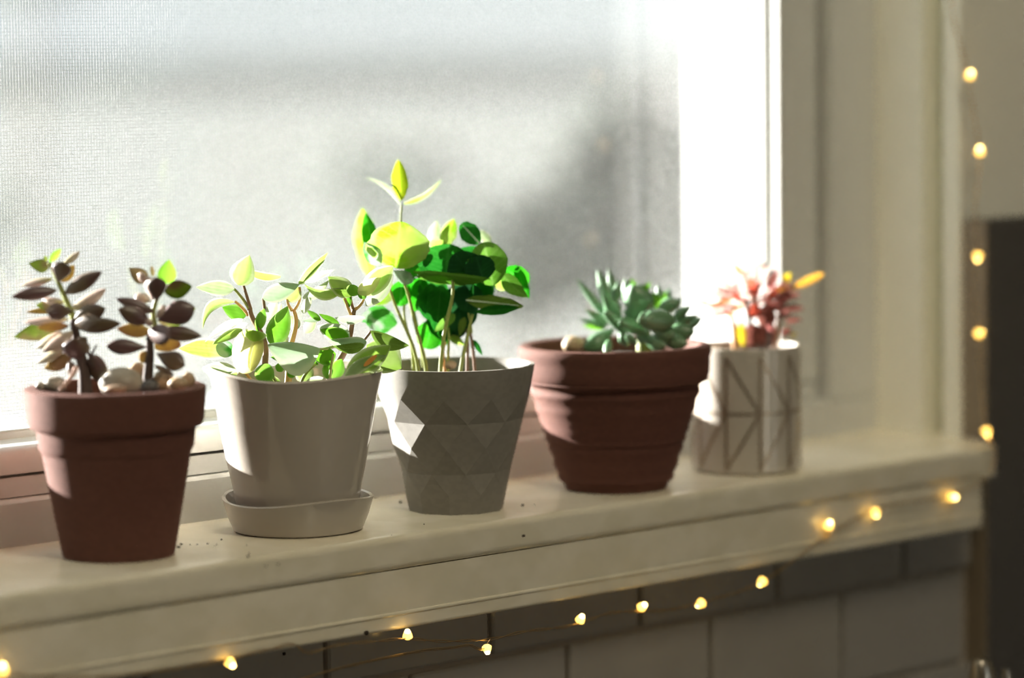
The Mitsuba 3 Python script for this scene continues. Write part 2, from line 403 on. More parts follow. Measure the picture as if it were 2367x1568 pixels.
def wires(along, k, lo, hi, y):
    v, f = [], []
    for c in k:
        o = len(v)
        for e in (lo, hi):
            for da, dy in ((-sw, -sw), (sw, -sw), (sw, sw), (-sw, sw)):
                v.append((c + da, y + dy, e) if along == 'z' else (e, y + dy, c + da))
        for s in range(4):
            a, b_ = o + s, o + (s + 1) % 4
            f += [(a, b_, b_ + 4), (a, b_ + 4, a + 4)]
    return trimesh.Trimesh(np.array(v), np.array(f), process=False)


add('screen', cat(wires('z', xs, .0640, WZ1 - .06, .0555), wires('x', zs, WX0 + .1, .4275, .0555 + 2 * sw)), 'screen_wire', win, kind='stuff', label='grey woven insect screen across the window')
# the left-facing side of the recess: liner, shadow groove, wall corner
add('jamb_liner', cat(box(.5405, WX1, -.050, .03, 0, WZ1), box(WX0, WX0 + .004, YW, 0, 0, WZ1), box(WX0, .5405, YW, 0, WZ1 - .004, WZ1)), 'wall_paint', win)
add('trim_1', prism_z(rounded([(.5405, -.069), (.5405, YW - .001), (WX1, YW - .001), (WX1, -.069)], .0025, 3, only=(0, 1)), -.0001, WZ1), 'wall_paint', smooth=35, label='narrow beige trim at the right corner of the window recess', kind='structure')

# ---------------------------------------------------------------- right side: board, worktop, tap
bd = thing('wall_board', 'matte black upright board against the wall right of the window', 'board')
add('panel', bevelled(.5475, 1.25, -.111, YW - .0002, -.31, .1775, .0015), 'black_board', bd)
add('lit_edge_strip', bevelled(.5447, .5474, -.1112, YW - .0002, -.31, .1770, .0006), 'board_lit_edge', bd, label='brown edge strip of the black board, window light put into its colour')
wt = add('worktop', bevelled(-1.6, 1.95, -.75, -.0975, -.35, -.31, .004), 'stone_top', label='dark stone worktop below the tiled wall', category='worktop')
tp = thing('tap', 'small blurred metal tap at the lower right corner before the black board', 'tap')
c = pt(2268, 1535, 2.36)
zc = c[2]
add('spout', lathe([(0, zc + .004), (.0065, zc + .003), (.0085, zc - .001), (.0135, zc - .02), (.0145, -.30), (.019, -.302), (.019, -.31), (0, -.31)], 32, c[:2]), 'chrome', tp, smooth=40)
c2 = pt(2326, 1556, 2.36)
add('lever', lathe([(0, c2[2] + .003), (.003, c2[2] + .002), (.0042, c2[2] - .004), (.0042, -.31), (0, -.31)], 20, c2[:2]), 'chrome', tp, smooth=40)

# ---------------------------------------------------------------- lamp over the sill, above the picture
lp = thing('globe_lamp', 'white paper globe lamp hanging above the sill', 'lamp')
lc = np.array([-.35, -1.18, 1.04])
m = trimesh.creation.icosphere(subdivisions=3, radius=.2)
m.apply_translation(lc)
add('globe', m, 'lamp_paper', lp, smooth=True)
scene[lp + '__globe']['emitter'] = {'type': 'area', 'radiance': {'type': 'rgb', 'value': list(LAMP)}, 'sampling_weight': 30.0}
add('cord', tube([lc + [0, 0, .199], lc + [0, 0, .35], [lc[0], lc[1], ZC]], .004), 'black_board', lp)

# ---------------------------------------------------------------- pots
D1, D2, D3, D4, D5 = 2.0470, 2.1480, 2.2371, 2.3362, 2.4287
P1, P2, P3, P4, P5 = (-.297, -.0784), (-.1488, -.0785), (-.0114, -.0850), (.1396, -.0920), (.2786, -.0932)


def heights(cx, rows, depth):
    """(r, z) rows of a pot from (pixel y of the outline, half its width in pixels)."""
    return [(h * depth / FPX, pt(cx, y, depth)[2]) for y, h in rows]


# 1: terracotta pot with two purple-green succulent stems
pl1 = thing('potted_jade_plant', 'terracotta pot with two dark purple-green succulent stems, leftmost on the sill', 'potted plant')
o = heights(270, [(889, 208), (893, 209), (968, 203), (980, 198), (986, 183), (1030, 178), (1038, 173), (1042, 171), (1276, 130), (1284, 127)], D1)
zt = o[0][1]
ins = [(o[0][0] - .0075, zt), (o[0][0] - .009, zt - .004), (.040, zt - .07), (.03, zt - .085), (0, zt - .085)]
prof = [(0, .0)] + [(o[-1][0], .0)] + o[-2:0:-1] + [(o[0][0] - .002, zt)] + ins
add('pot', lathe(prof, 96, P1), 'terracotta', pl1, smooth=32)
add('soil', blob((P1[0], P1[1], zt - .018), (.0475, .0475, .009), 3, .25, 4, 5.0), 'soil', pl1, smooth=True)
# 2: white glazed handmade pot
pl2 = thing('potted_peperomia', 'white glazed pot with a fleshy pale green trailing plant, standing in a saucer', 'potted plant')
o = heights(672, [(853, 201), (862, 200), (905, 190), (984, 177), (1054, 163), (1113, 150), (1155, 143), (1200, 139)], D2)


def handmade(r, z, th):
    k = np.clip((z - .03) / .07, 0, 1)
    return r * (1 + .012 * np.sin(2 * th + 1.1) * k + .008 * np.sin(3 * th - .6) + .004 * np.sin(7 * th + z * 60)), z + k ** 3 * (.0022 * np.sin(2 * th + 2.2) + .0016 * np.sin(3 * th))


zt2 = o[0][1]
prof = [(0, .0052), (.030, .0052), (o[-1][0] - .003, .0052), (o[-1][0], .009)] + o[-2:0:-1] + [(o[0][0] + .0004, zt2 - .001), (o[0][0] - .001, zt2 + .0004), (o[0][0] - .003, zt2 - .001), (o[1][0] - .0045, zt2 - .006), (o[3][0] - .005, zt2 - .036), (0, zt2 - .037)]
add('pot', lathe(prof, 96, P2, handmade), 'white_glaze', pl2, smooth=32)
add('soil', blob((P2[0], P2[1], zt2 - .031), (.043, .043, .008), 5, .25, 4, 5.0), 'soil', pl2, smooth=True)
sau = [(0, 0), (.0405, 0), (.0435, .0012), (.0478, .012), (.0512, .0228), (.0503, .0236), (.0485, .0228), (.0452, .0105), (.0415, .0052), (0, .0050)]


def saucer_warp(r, z, th):
    k = np.clip((z - .006) / .017, 0, 1)
    return r * (1 + .010 * np.sin(2 * th + .4) * k + .006 * np.sin(5 * th)), z + k * (.0012 * np.sin(2 * th + 4.4) + .0009 * np.sin(3 * th + 1))


add('plant_saucer', lathe(sau, 96, P2, saucer_warp), 'white_glaze', smooth=32, label='white glazed saucer under the white handmade pot', category='saucer')
# 3: faceted concrete pot
pl3 = thing('potted_leafy_plant', 'grey faceted concrete pot with tall glossy bright green leaves, middle of the row', 'potted plant')
rows = heights(1054, [(839, 185), (852, 183), (906, 171), (963, 154), (1022, 141), (1082, 124), (1132, 115), (1180, 109)], D3)
N = 10
th0 = math.atan2(CAM[1] - P3[1], CAM[0] - P3[0]) - math.radians(26.0 - 18)
vs, fs = [], []
ring = []
NR = 60
zt3 = rows[0][1]


def put(r, z, th):
    vs.append((P3[0] + r * math.cos(th), P3[1] + r * math.sin(th), z))
    return len(vs) - 1


top_out = [put(rows[0][0], zt3, th0 + 2 * np.pi * k / NR) for k in range(NR)]
mid_out = [put(rows[1][0], rows[1][1], th0 + 2 * np.pi * k / NR) for k in range(NR)]
for k in range(NR):
    a, b_ = k, (k + 1) % NR
    fs += [(mid_out[a], mid_out[b_], top_out[b_]), (mid_out[a], top_out[b_], top_out[a])]
for lv in range(2, 7):
    half = (lv % 2) * .5
    rr = rows[lv][0] * (1.035 if lv % 2 == 0 else 1.025)
    ring.append([put(rr, rows[lv][1], th0 + 2 * np.pi * (k + half) / N) for k in range(N)])
per = NR // N
for k in range(N):                          # smooth rim down to the first ring of corners
    a, b_ = ring[0][k], ring[0][(k + 1) % N]
    h = k * per + per // 2
    for j in range(k * per, h):
        fs.append((a, mid_out[(j + 1) % NR], mid_out[j % NR]))
    fs.append((a, b_, mid_out[h % NR]))
    for j in range(h, (k + 1) * per):
        fs.append((b_, mid_out[(j + 1) % NR], mid_out[j % NR]))
for lv in range(len(ring) - 1):
    A, Bq = ring[lv], ring[lv + 1]
    for k in range(N):
        if lv % 2 == 0:                      # the next ring is turned by half a step
            fs += [(A[k], Bq[k], A[(k + 1) % N]), (A[(k + 1) % N], Bq[k], Bq[(k + 1) % N])]
        else:
            fs += [(A[k], Bq[(k + 1) % N], A[(k + 1) % N]), (A[k], Bq[k], Bq[(k + 1) % N])]
foot = [put(rows[7][0], rows[7][1], th0 + 2 * np.pi * k / N) for k in range(N)]
base = [put(rows[7][0] - .002, 0, th0 + 2 * np.pi * k / N) for k in range(N)]
for k in range(N):
    q = (k + 1) % N
    fs += [(ring[-1][k], foot[k], foot[q]), (ring[-1][k], foot[q], ring[-1][q]), (foot[k], base[k], base[q]), (foot[k], base[q], foot[q])]
cb = put(0, 0, 0)
fs += [(cb, base[(k + 1) % N], base[k]) for k in range(N)]
prev = top_out
for r, z in ((rows[0][0] - .0032, zt3), (rows[1][0] - .005, zt3 - .012), (rows[3][0] - .006, zt3 - .034)):
    nxt = [put(r, z, th0 + 2 * np.pi * k / NR) for k in range(NR)]
    fs += [(prev[k], prev[(k + 1) % NR], nxt[(k + 1) % NR]) for k in range(NR)] + [(prev[k], nxt[(k + 1) % NR], nxt[k]) for k in range(NR)]
    prev = nxt
ct = put(0, zt3 - .034, 0)
fs += [(ct, prev[k], prev[(k + 1) % NR]) for k in range(NR)]
m = trimesh.Trimesh(np.array(vs), np.array(fs), process=False)
m.fix_normals()
add('pot', m, 'concrete', pl3, smooth=7)
add('soil', blob((P3[0], P3[1], zt3 - .029), (.0415, .0415, .008), 7, .25, 4, 5.0), 'soil', pl3, smooth=True)
# 4: wide terracotta pot with throwing lines
pl4 = thing('potted_echeveria', 'wide terracotta pot with a blue-green rosette succulent, right of the faceted pot', 'potted plant')
o = heights(1418, [(795, 219), (800, 221), (866, 217), (874, 213), (882, 196), (908, 192), (978, 171), (1043, 150), (1100, 132), (1112, 126), (1122, 115), (1130, 113)], D4)
zt4 = o[0][1]
dense = []
for a, b_ in zip(o[:-1], o[1:]):
    for s in np.linspace(0, 1, 7)[:-1]:
        dense.append((a[0] + (b_[0] - a[0]) * s, a[1] + (b_[1] - a[1]) * s))
dense.append(o[-1])
dense = [(r + .0007 * math.sin(z * 760 + 2 * math.sin(z * 150)) * (1 if i > 4 else .2), z) for i, (r, z) in enumerate(dense)]
prof = [(0, 0), (dense[-1][0] - .0005, 0)] + dense[::-1] + [(o[0][0] - .002, zt4 + .0008), (o[0][0] - .0065, zt4 + .0005), (o[0][0] - .009, zt4 - .002), (.054, zt4 - .03), (0, zt4 - .031)]
add('pot', lathe(prof, 96, P4), 'terracotta_pale', pl4, smooth=40)
add('soil', blob((P4[0] + .004, P4[1], zt4 - .015), (.0535, .0535, .008), 9, .25, 4, 5.0), 'soil', pl4, smooth=True)
# 5: white porcelain pot with printed copper lines
pl5 = thing('potted_red_leaf_plant', 'white pot with thin copper lines and a pinkish red leafy plant, rightmost on the sill', 'potted plant')
o = heights(1734, [(795, 125), (1085, 122)], D5)
zt5, r5 = o[0]
zt5, r5 = r5, zt5
prof = [(0, 0), (r5 - .004, 0), (r5 - .001, .0015), (r5 - .0004, .004), (r5, zt5 - .002), (r5 - .0008, zt5), (r5 - .002, zt5), (r5 - .0028, zt5 - .002), (r5 - .0032, zt5 - .02), (0, zt5 - .021)]
add('pot', lathe(prof, 96, P5), 'porcelain', pl5, smooth=40)
add('soil', blob((P5[0], P5[1], zt5 - .016), (.0365, .0365, .007), 11, .25, 4, 5.0), 'soil', pl5, smooth=True)
t5 = math.atan2(CAM[1] - P5[1], CAM[0] - P5[0]) - math.radians(21.6)


def printed(ta, za, tb, zb, w=.0011, n=8):
    k = np.linspace(0, 1, n + 1)
    th, z = ta + (tb - ta) * k, za + (zb - za) * k
    rr = r5 + .00005
    c = np.stack([rr * np.cos(th), rr * np.sin(th), z], 1)
    out = np.stack([np.cos(th), np.sin(th), 0 * th], 1)
    d = np.gradient(c, axis=0)
    side = np.cross(d, out)
    side /= np.linalg.norm(side, axis=1, keepdims=True)
    q = np.stack([c + side * w - out * .0006, c + side * w + out * .0002, c - side * w + out * .0002, c - side * w - out * .0006], 1).reshape(-1, 3) + [P5[0], P5[1], 0]
    f = []
    for i in range(n):
        for s in range(3):
            a = i * 4 + s
            f += [(a, a + 1, a + 5), (a, a + 5, a + 4)]
    m = trimesh.Trimesh(q, np.array(f), process=False)
    return m


zm, zb5, zu5 = zt5 * .49, .004, zt5 - .006
for k in range(10):
    ta, tb = t5 + k * math.pi / 5, t5 + (k + 1) * math.pi / 5
    for a in ((ta, zb5, ta, zu5), (ta, zm, tb, zm), (ta, zu5, tb, zm), (tb, zm, ta, zb5)):
        add('pattern_line', printed(*a), 'copper_print', pl5, label='thin copper line printed on the white pot' if k == 0 else None)


# ---------------------------------------------------------------- leaves and stems
def leaves(parent, depth, rows, default=None, **common):
    """rows: base x, y, tip x, y, width in pixels of the photograph, depth offset of base and tip in mm (away from the camera), material, options."""
    s = depth / FPX
    for i, r in enumerate(rows):
        bx, by, tx, ty, w, db, dt, mat = r[:8]
        opt = {**common, **(r[8] if len(r) > 8 else {})}
        rib = opt.pop('rib', None)
        w *= opt.pop('wide', 1.0)
        B, E = pt(bx, by, depth + db * .001), pt(tx, ty, depth + dt * .001)
        if 'thick' in opt:
            opt['thick'] = opt['thick'] * s
        m = leaf(B, E, w * s, seed=i, **opt)
        more = {}
        if not opt.get('thick'):
            more['uv'] = np.stack(np.meshgrid(0.5 - 0.5 * np.cos(np.linspace(0, np.pi, 17)), np.linspace(0, 1, 11), indexing='ij'), -1).reshape(-1, 2)
        key = add('leaf', m, mat, parent, smooth=True, **more)
        if rib and parent.count('__') < 1:
            v = np.asarray(m.vertices).reshape(17, 11, 3)[1:15, 5]
            see = CAM - v.mean(0)
            add('midrib', tube(v[::3] + see / np.linalg.norm(see) * .0003, .0007, 6, 3, .0003), rib, key, smooth=True)


def stem(parent, depth, pts, w0, w1, mat, name='stem'):
    s = depth / FPX
    return add(name, tube([pt(p[0], p[1], depth + (p[2] if len(p) > 2 else 0) * .001) for p in pts], w0 * s / 2, 8, 5, w1 * s / 2), mat, parent, smooth=True)


# plant 1
s1 = stem(pl1, D1, [(197, 925), (197, 903), (190, 837), (179, 795), (174, 765), (169, 738)], 36, 17, 'wood_bark')
add('shoot', tube([pt(x, y, D1) for x, y in [(170, 742), (166, 726), (153, 694), (138, 660), (127, 635), (112, 606)]], 8 * D1 / FPX, 8, 5, 4 * D1 / FPX), 'green_stem', s1, smooth=True)
J = dict(shape='ellip', thick=14, cup=-.2, wide=1.28)
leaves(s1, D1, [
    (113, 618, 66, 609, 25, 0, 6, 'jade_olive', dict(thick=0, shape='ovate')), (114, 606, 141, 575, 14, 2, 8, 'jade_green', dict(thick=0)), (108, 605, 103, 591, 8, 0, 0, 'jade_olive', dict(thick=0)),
    (146, 612, 184, 581, 20, 4, 10, 'jade_sunlit', dict(thick=8, roll=-50)), (134, 654, 147, 606, 37, -4, -14, 'jade_purple', dict(shape='obovate')), (142, 652, 172, 613, 22, 6, 12, 'jade_brown', dict(thick=6)),
    (122, 645, 45, 659, 26, 4, 10, 'jade_sunlit', dict(roll=68)), (132, 671, 26, 687, 25, -3, -12, 'jade_purple', {}), (149, 679, 236, 628, 29, -2, -10, 'jade_purple', {}),
    (163, 716, 245, 667, 40, 6, 12, 'jade_sunlit', dict(roll=-58)), (138, 708, 84, 706, 22, 12, 26, 'jade_olive', dict(thick=4)), (172, 719, 108, 722, 32, -8, -22, 'jade_purple', dict(shape='obovate')),
    (150, 714, 60, 722, 12, 20, 30, 'jade_brown', dict(thick=4)), (160, 738, 52, 744, 34, 4, 10, 'jade_sunlit', dict(roll=70)), (130, 756, 32, 780, 34, 12, 20, 'jade_olive', dict(thick=0, shape='ovate')),
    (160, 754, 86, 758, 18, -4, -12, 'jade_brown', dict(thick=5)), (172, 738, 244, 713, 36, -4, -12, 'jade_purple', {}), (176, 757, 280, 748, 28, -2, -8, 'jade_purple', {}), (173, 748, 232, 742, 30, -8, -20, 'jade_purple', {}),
    (168, 766, 98, 814, 36, -5, -12, 'jade_sunlit', dict(roll=50)), (144, 768, 80, 804, 34, 6, 10, 'jade_sunlit', dict(roll=58)), (150, 806, 83, 839, 28, 4, 8, 'jade_sunlit', dict(roll=58)),
    (168, 822, 102, 852, 34, 2, 6, 'jade_brown', dict(thick=8, roll=35)), (150, 700, 96, 690, 26, 8, 14, 'jade_sunlit', dict(roll=72)), (176, 742, 232, 716, 26, 4, 8, 'jade_sunlit', dict(roll=-60)), (176, 832, 175, 781, 52, -10, -18, 'jade_purple', dict(shape='ellip')), (180, 800, 200, 780, 20, -6, -10, 'jade_purple', {}),
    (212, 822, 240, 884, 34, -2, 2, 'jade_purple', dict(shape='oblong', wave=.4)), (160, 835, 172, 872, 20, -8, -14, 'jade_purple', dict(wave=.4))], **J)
s1b = stem(pl1, D1, [(343, 925, 4), (343, 897, 4), (342, 881, 4), (344, 844, 4), (346, 813, 4), (346, 786, 4), (355, 766, 4)], 30, 16, 'wood_bark')
add('shoot', tube([pt(x, y, D1 + .004) for x, y in [(354, 768), (357, 754), (354, 730), (359, 700), (367, 679), (376, 648)]], 7.5 * D1 / FPX, 8, 5, 4 * D1 / FPX), 'green_stem', s1b, smooth=True)
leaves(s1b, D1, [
    (340, 650, 298, 620, 28, 8, 14, 'jade_olive', dict(thick=0, shape='ovate')), (338, 652, 318, 632, 22, 6, 8, 'jade_sunlit', dict(roll=-50)), (383, 656, 391, 600, 34, 8, 12, 'jade_green', dict(thick=0, shape='ovate')), (354, 640, 350, 614, 8, 10, 10, 'jade_olive', dict(thick=0)),
    (362, 698, 362, 641, 37, -4, -14, 'jade_purple', dict(shape='obovate')), (354, 696, 338, 639, 36, 2, 6, 'jade_sunlit', dict(roll=-62, shape='obovate')), (362, 736, 382, 704, 16, -2, 0, 'jade_sunlit', dict(roll=-60)), (350, 754, 338, 738, 16, -4, -8, 'jade_sunlit', dict(roll=-40)), (380, 676, 444, 662, 34, 2, 6, 'jade_olive', dict(thick=8)),
    (350, 697, 312, 682, 28, 8, 14, 'jade_sunlit', dict(shape='obovate', roll=40)), (356, 722, 268, 690, 23, 2, -2, 'jade_purple', {}), (346, 745, 273, 714, 34, -3, -10, 'jade_purple', {}),
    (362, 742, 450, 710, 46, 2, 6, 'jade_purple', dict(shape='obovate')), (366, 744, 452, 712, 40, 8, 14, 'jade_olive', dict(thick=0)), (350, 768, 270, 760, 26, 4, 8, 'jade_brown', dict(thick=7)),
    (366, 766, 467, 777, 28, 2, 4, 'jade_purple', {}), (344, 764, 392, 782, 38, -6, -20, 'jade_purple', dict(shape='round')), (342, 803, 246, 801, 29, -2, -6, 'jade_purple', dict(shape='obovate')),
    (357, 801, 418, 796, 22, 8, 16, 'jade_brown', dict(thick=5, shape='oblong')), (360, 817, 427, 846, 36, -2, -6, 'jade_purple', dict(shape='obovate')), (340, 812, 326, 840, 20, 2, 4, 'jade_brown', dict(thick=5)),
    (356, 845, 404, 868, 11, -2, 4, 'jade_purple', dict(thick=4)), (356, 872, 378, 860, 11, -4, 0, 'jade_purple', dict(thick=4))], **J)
stem(pl1, D1, [(136, 905, -24), (158, 880, -22), (176, 850, -16)], 9, 12, 'pale_twig', 'twig')
stem(pl1, D1, [(205, 838, -4), (212, 820, -4), (224, 797, -4)], 9, 4, 'wood_bark', 'twig')
stem(pl1, D1, [(196, 800, -2), (208, 824, -3), (216, 850, -4)], 7, 8, 'wood_bark', 'twig')
# pebbles lying on the soil of pot 1
for (cx, cy, rx, ry, dz, mat, text) in [
        (279, 886, 50, 36, -14, 'pebble_white', 'large greyish white pebble between the two succulent stems'),
        (318, 872, 30, 33, 14, 'pebble_tan', 'tan pebble behind the largest pebble in the leftmost pot'),
        (378, 884, 26, 22, 8, 'pebble_tan', 'yellowish pebble right of the second succulent stem'),
        (411, 888, 22, 16, -18, 'pebble_tan', 'low greenish tan pebble near the right rim of the leftmost pot'),
        (435, 880, 17, 19, 0, 'pebble_tan', 'upright tan pebble highest at the right rim of the leftmost pot'),
        (346, 895, 22, 16, -26, 'pebble_dark', 'small dark pebble at the foot of the second succulent stem'),
        (268, 900, 27, 10, -40, 'pebble_brown', 'flat brown pebble at the front rim of the leftmost pot'),
        (127, 890, 29, 19, -6, 'pebble_white', 'white and tan pebble at the left rim of the leftmost pot'),
        (93, 895, 12, 12, -8, 'pebble_white', 'smallest white pebble at the left rim of the leftmost pot')]:
    s = D1 / FPX
    add('pebble', blob(pt(cx, cy, D1 + dz * .001), (rx * s, rx * s * .8, ry * s), cx, .10, 3, 1.4, math.radians(-43)), mat, smooth=True, label=text, category='pebble', group='pebbles in the leftmost pot')

# plant 2
stem(pl2, D2, [(618, 895, 0), (612, 850, 0), (613, 800, 0), (600, 765, 2), (583, 735, 4), (577, 714, 4)], 16, 12, 'brown_stem')
stem(pl2, D2, [(664, 897, 6), (667, 862, 6), (672, 800, 8), (684, 745, 10), (678, 718, 10)], 19, 10, 'orange_stem')
stem(pl2, D2, [(762, 895, 10), (768, 860, 10), (790, 824, 10), (808, 778, 10), (813, 748, 10), (818, 716, 10)], 20, 12, 'brown_stem')
for q, mat in [([(577, 716, 4), (560, 690, 4), (541, 668, 4)], 'green_stem'), ([(580, 716, 4), (572, 690, 2), (562, 656, 0)], 'brown_stem'), ([(574, 730, 6), (560, 712, 6), (543, 697, 6)], 'orange_stem'),
               ([(677, 720, 10), (690, 700, 10), (692, 664, 10)], 'orange_stem'), ([(676, 719, 8), (668, 708, 8), (663, 692, 8)], 'orange_stem'),
               ([(814, 735, 8), (800, 700, 6), (791, 668, 4)], 'orange_stem'), ([(817, 716, 10), (812, 700, 8), (810, 682, 6)], 'brown_stem'), ([(820, 716, 10), (832, 706, 8), (843, 684, 6)], 'orange_stem'),
               ([(762, 892, -10), (764, 860, -12), (771, 818, -12)], 'green_stem'), ([(826, 800, 6), (842, 785, 0), (857, 766, -4)], 'brown_stem'), ([(560, 842, 0), (548, 830, 0), (537, 818, 0)], 'orange_stem'),
               ([(588, 900, -10), (575, 872, -12), (565, 860, -14)], 'orange_stem'), ([(640, 892, -6), (626, 868, -10), (612, 876, -16)], 'green_stem'), ([(775, 800, 0), (756, 806, -6), (738, 808, -10)], 'green_stem'),
               ([(612, 720, 6), (610, 700, 4), (608, 688, 2)], 'brown_stem'), ([(695, 890, -2), (704, 868, -6), (730, 842, -10)], 'green_stem')]:
    stem(pl2, D2, q, 8, 6, mat, 'leaf_stalk')
leaves(pl2, D2, [
    (550, 659, 577, 590, 52, -2, -6, 'leaf_lime', dict(shape='ovate')), (542, 668, 453, 664, 33, 2, 8, 'leaf_pale', {}), (570, 626, 649, 640, 18, 8, 14, 'leaf_lime', dict(shape='oblong', arc=.08)),
    (607, 690, 692, 658, 38, -4, -2, 'leaf_sage', {}), (662, 696, 688, 662, 40, 8, 10, 'leaf_lime', dict(shape='round')), (542, 698, 469, 760, 22, 2, -4, 'leaf_lime', dict(arc=.28, cup=.5)),
    (568, 732, 514, 710, 32, 12, 16, 'leaf_green', {}), (562, 738, 474, 791, 18, -4, -10, 'leaf_pale', dict(arc=.06)), (560, 762, 490, 797, 22, -8, -14, 'leaf_lime', dict(roll=30)), (572, 748, 500, 775, 16, -2, -6, 'leaf_pale', {}),
    (594, 768, 611, 713, 22, 0, 4, 'leaf_green', dict(shape='ellip')), (618, 740, 640, 688, 24, 4, 8, 'leaf_pale', {}), (634, 745, 650, 700, 18, 10, 14, 'leaf_pale', {}), (628, 798, 665, 708, 48, -2, 2, 'leaf_green', {}),
    (740, 806, 618, 797, 118, -12, -22, 'leaf_sage', dict(shape='ellip', roll=58, cup=-.55)), (736, 842, 626, 826, 34, -6, -16, 'leaf_green', dict(shape='ellip', roll=20)), (776, 818, 728, 832, 38, -4, -8, 'leaf_green', dict(shape='ellip')),
    (582, 764, 562, 864, 62, -16, -24, 'leaf_cream', dict(shape='oblong', bow=.12, cup=.3)), (600, 778, 580, 858, 26, -18, -24, 'leaf_cream', dict(shape='oblong', fold=.8)), (590, 765, 585, 790, 48, -18, -26, 'leaf_lime', dict(shape='round')),
    (537, 818, 414, 806, 44, 14, 8, 'leaf_lime', dict(shape='ellip', arc=.05)), (540, 815, 500, 800, 34, 12, 10, 'leaf_painted_gloss', dict(shape='round')), (552, 862, 466, 852, 36, -6, -8, 'leaf_pale', dict(shape='ellip')), (556, 880, 480, 868, 34, -2, -2, 'leaf_sage', dict(shape='ellip')),
    (548, 861, 522, 880, 12, -22, -26, 'leaf_lime', {}), (603, 886, 621, 842, 40, -24, -26, 'leaf_green', dict(shape='round')), (640, 858, 657, 838, 19, -6, -6, 'leaf_green', {}), (664, 867, 685, 861, 18, -20, -22, 'leaf_green', dict(shape='round')),
    (808, 783, 732, 754, 42, -2, -10, 'leaf_sage', dict(cup=.4)), (806, 782, 740, 762, 30, -10, -16, 'leaf_green', dict(cup=.4)), (847, 792, 757, 786, 34, -8, -16, 'leaf_sage', dict(cup=.5, arc=-.1)), (842, 798, 770, 800, 22, -14, -18, 'leaf_olive', dict(arc=-.1)),
    (844, 734, 774, 735, 19, -2, -6, 'leaf_sage', dict(shape='ellip', arc=-.08)), (784, 750, 737, 726, 14, 4, 8, 'leaf_green', {}), (741, 741, 709, 717, 13, 8, 12, 'leaf_green', {}), (740, 738, 700, 742, 12, 10, 12, 'leaf_sage', {}),
    (857, 765, 945, 799, 31, -6, -10, 'leaf_olive', dict(arc=.12, shape='ellip')), (848, 798, 928, 852, 78, 10, 2, 'leaf_lime', dict(shape='ellip', cup=.15)), (797, 872, 903, 799, 52, -34, -36, 'leaf_lime', dict(shape='ellip')), (796, 876, 895, 822, 26, -38, -38, 'leaf_pale', dict(arc=-.08)),
    (767, 880, 790, 830, 32, -6, -4, 'leaf_green', dict(shape='ellip')), (758, 878, 756, 836, 22, -8, -6, 'leaf_green', dict(shape='ellip')), (756, 884, 708, 886, 26, -14, -16, 'leaf_pale', dict(shape='oblong')), (744, 890, 723, 889, 14, -20, -20, 'leaf_green', dict(shape='round')),
    (690, 657, 758, 584, 24, 2, 8, 'leaf_lime', dict(roll=25)), (692, 657, 757, 588, 20, 4, 10, 'leaf_pale', dict(roll=-35)), (702, 652, 773, 624, 18, 10, 16, 'leaf_pale', {}), (795, 668, 703, 657, 24, 0, 4, 'leaf_lime', dict(arc=-.2)), (700, 690, 760, 648, 22, 8, 6, 'leaf_pale', dict(arc=.1)),
    (815, 684, 758, 640, 40, -2, 4, 'leaf_lime', dict(cup=.4)), (810, 684, 822, 660, 28, -6, -4, 'leaf_green', dict(shape='round')), (834, 684, 909, 615, 46, -2, 2, 'leaf_lime', dict(shape='ellip')), (828, 680, 880, 642, 30, -8, -6, 'leaf_cream', {}), (846, 708, 908, 632, 40, 2, 2, 'leaf_pale', dict(shape='ellip')),
    (832, 690, 845, 672, 20, -6, -6, 'leaf_green', {}), (808, 710, 797, 668, 18, 6, 6, 'leaf_green', dict(shape='ellip')), (700, 724, 716, 688, 18, 4, 8, 'leaf_pale', dict(shape='oblong')), (690, 760, 668, 730, 24, 10, 14, 'leaf_pale', {}), (705, 770, 730, 735, 24, 12, 16, 'leaf_pale', {}),
    (650, 890, 600, 878, 30, 14, 18, 'leaf_lime', dict(shape='oblong')), (720, 880, 690, 850, 40, 20, 24, 'leaf_lime', dict(shape='round')), (660, 800, 640, 770, 30, 14, 18, 'leaf_pale', {})], cup=.28, wide=1.14, edge=.05)
sc = pt(856, 834, D2 - .0185)
add('leaf_scar', leaf(pt(841, 847, D2 - .0400), pt(871, 821, D2 - .0404), 11 * D2 / FPX, shape='oblong', thick=.0006), 'scar', pl2, smooth=True, label='orange brown scar on the front green leaf')

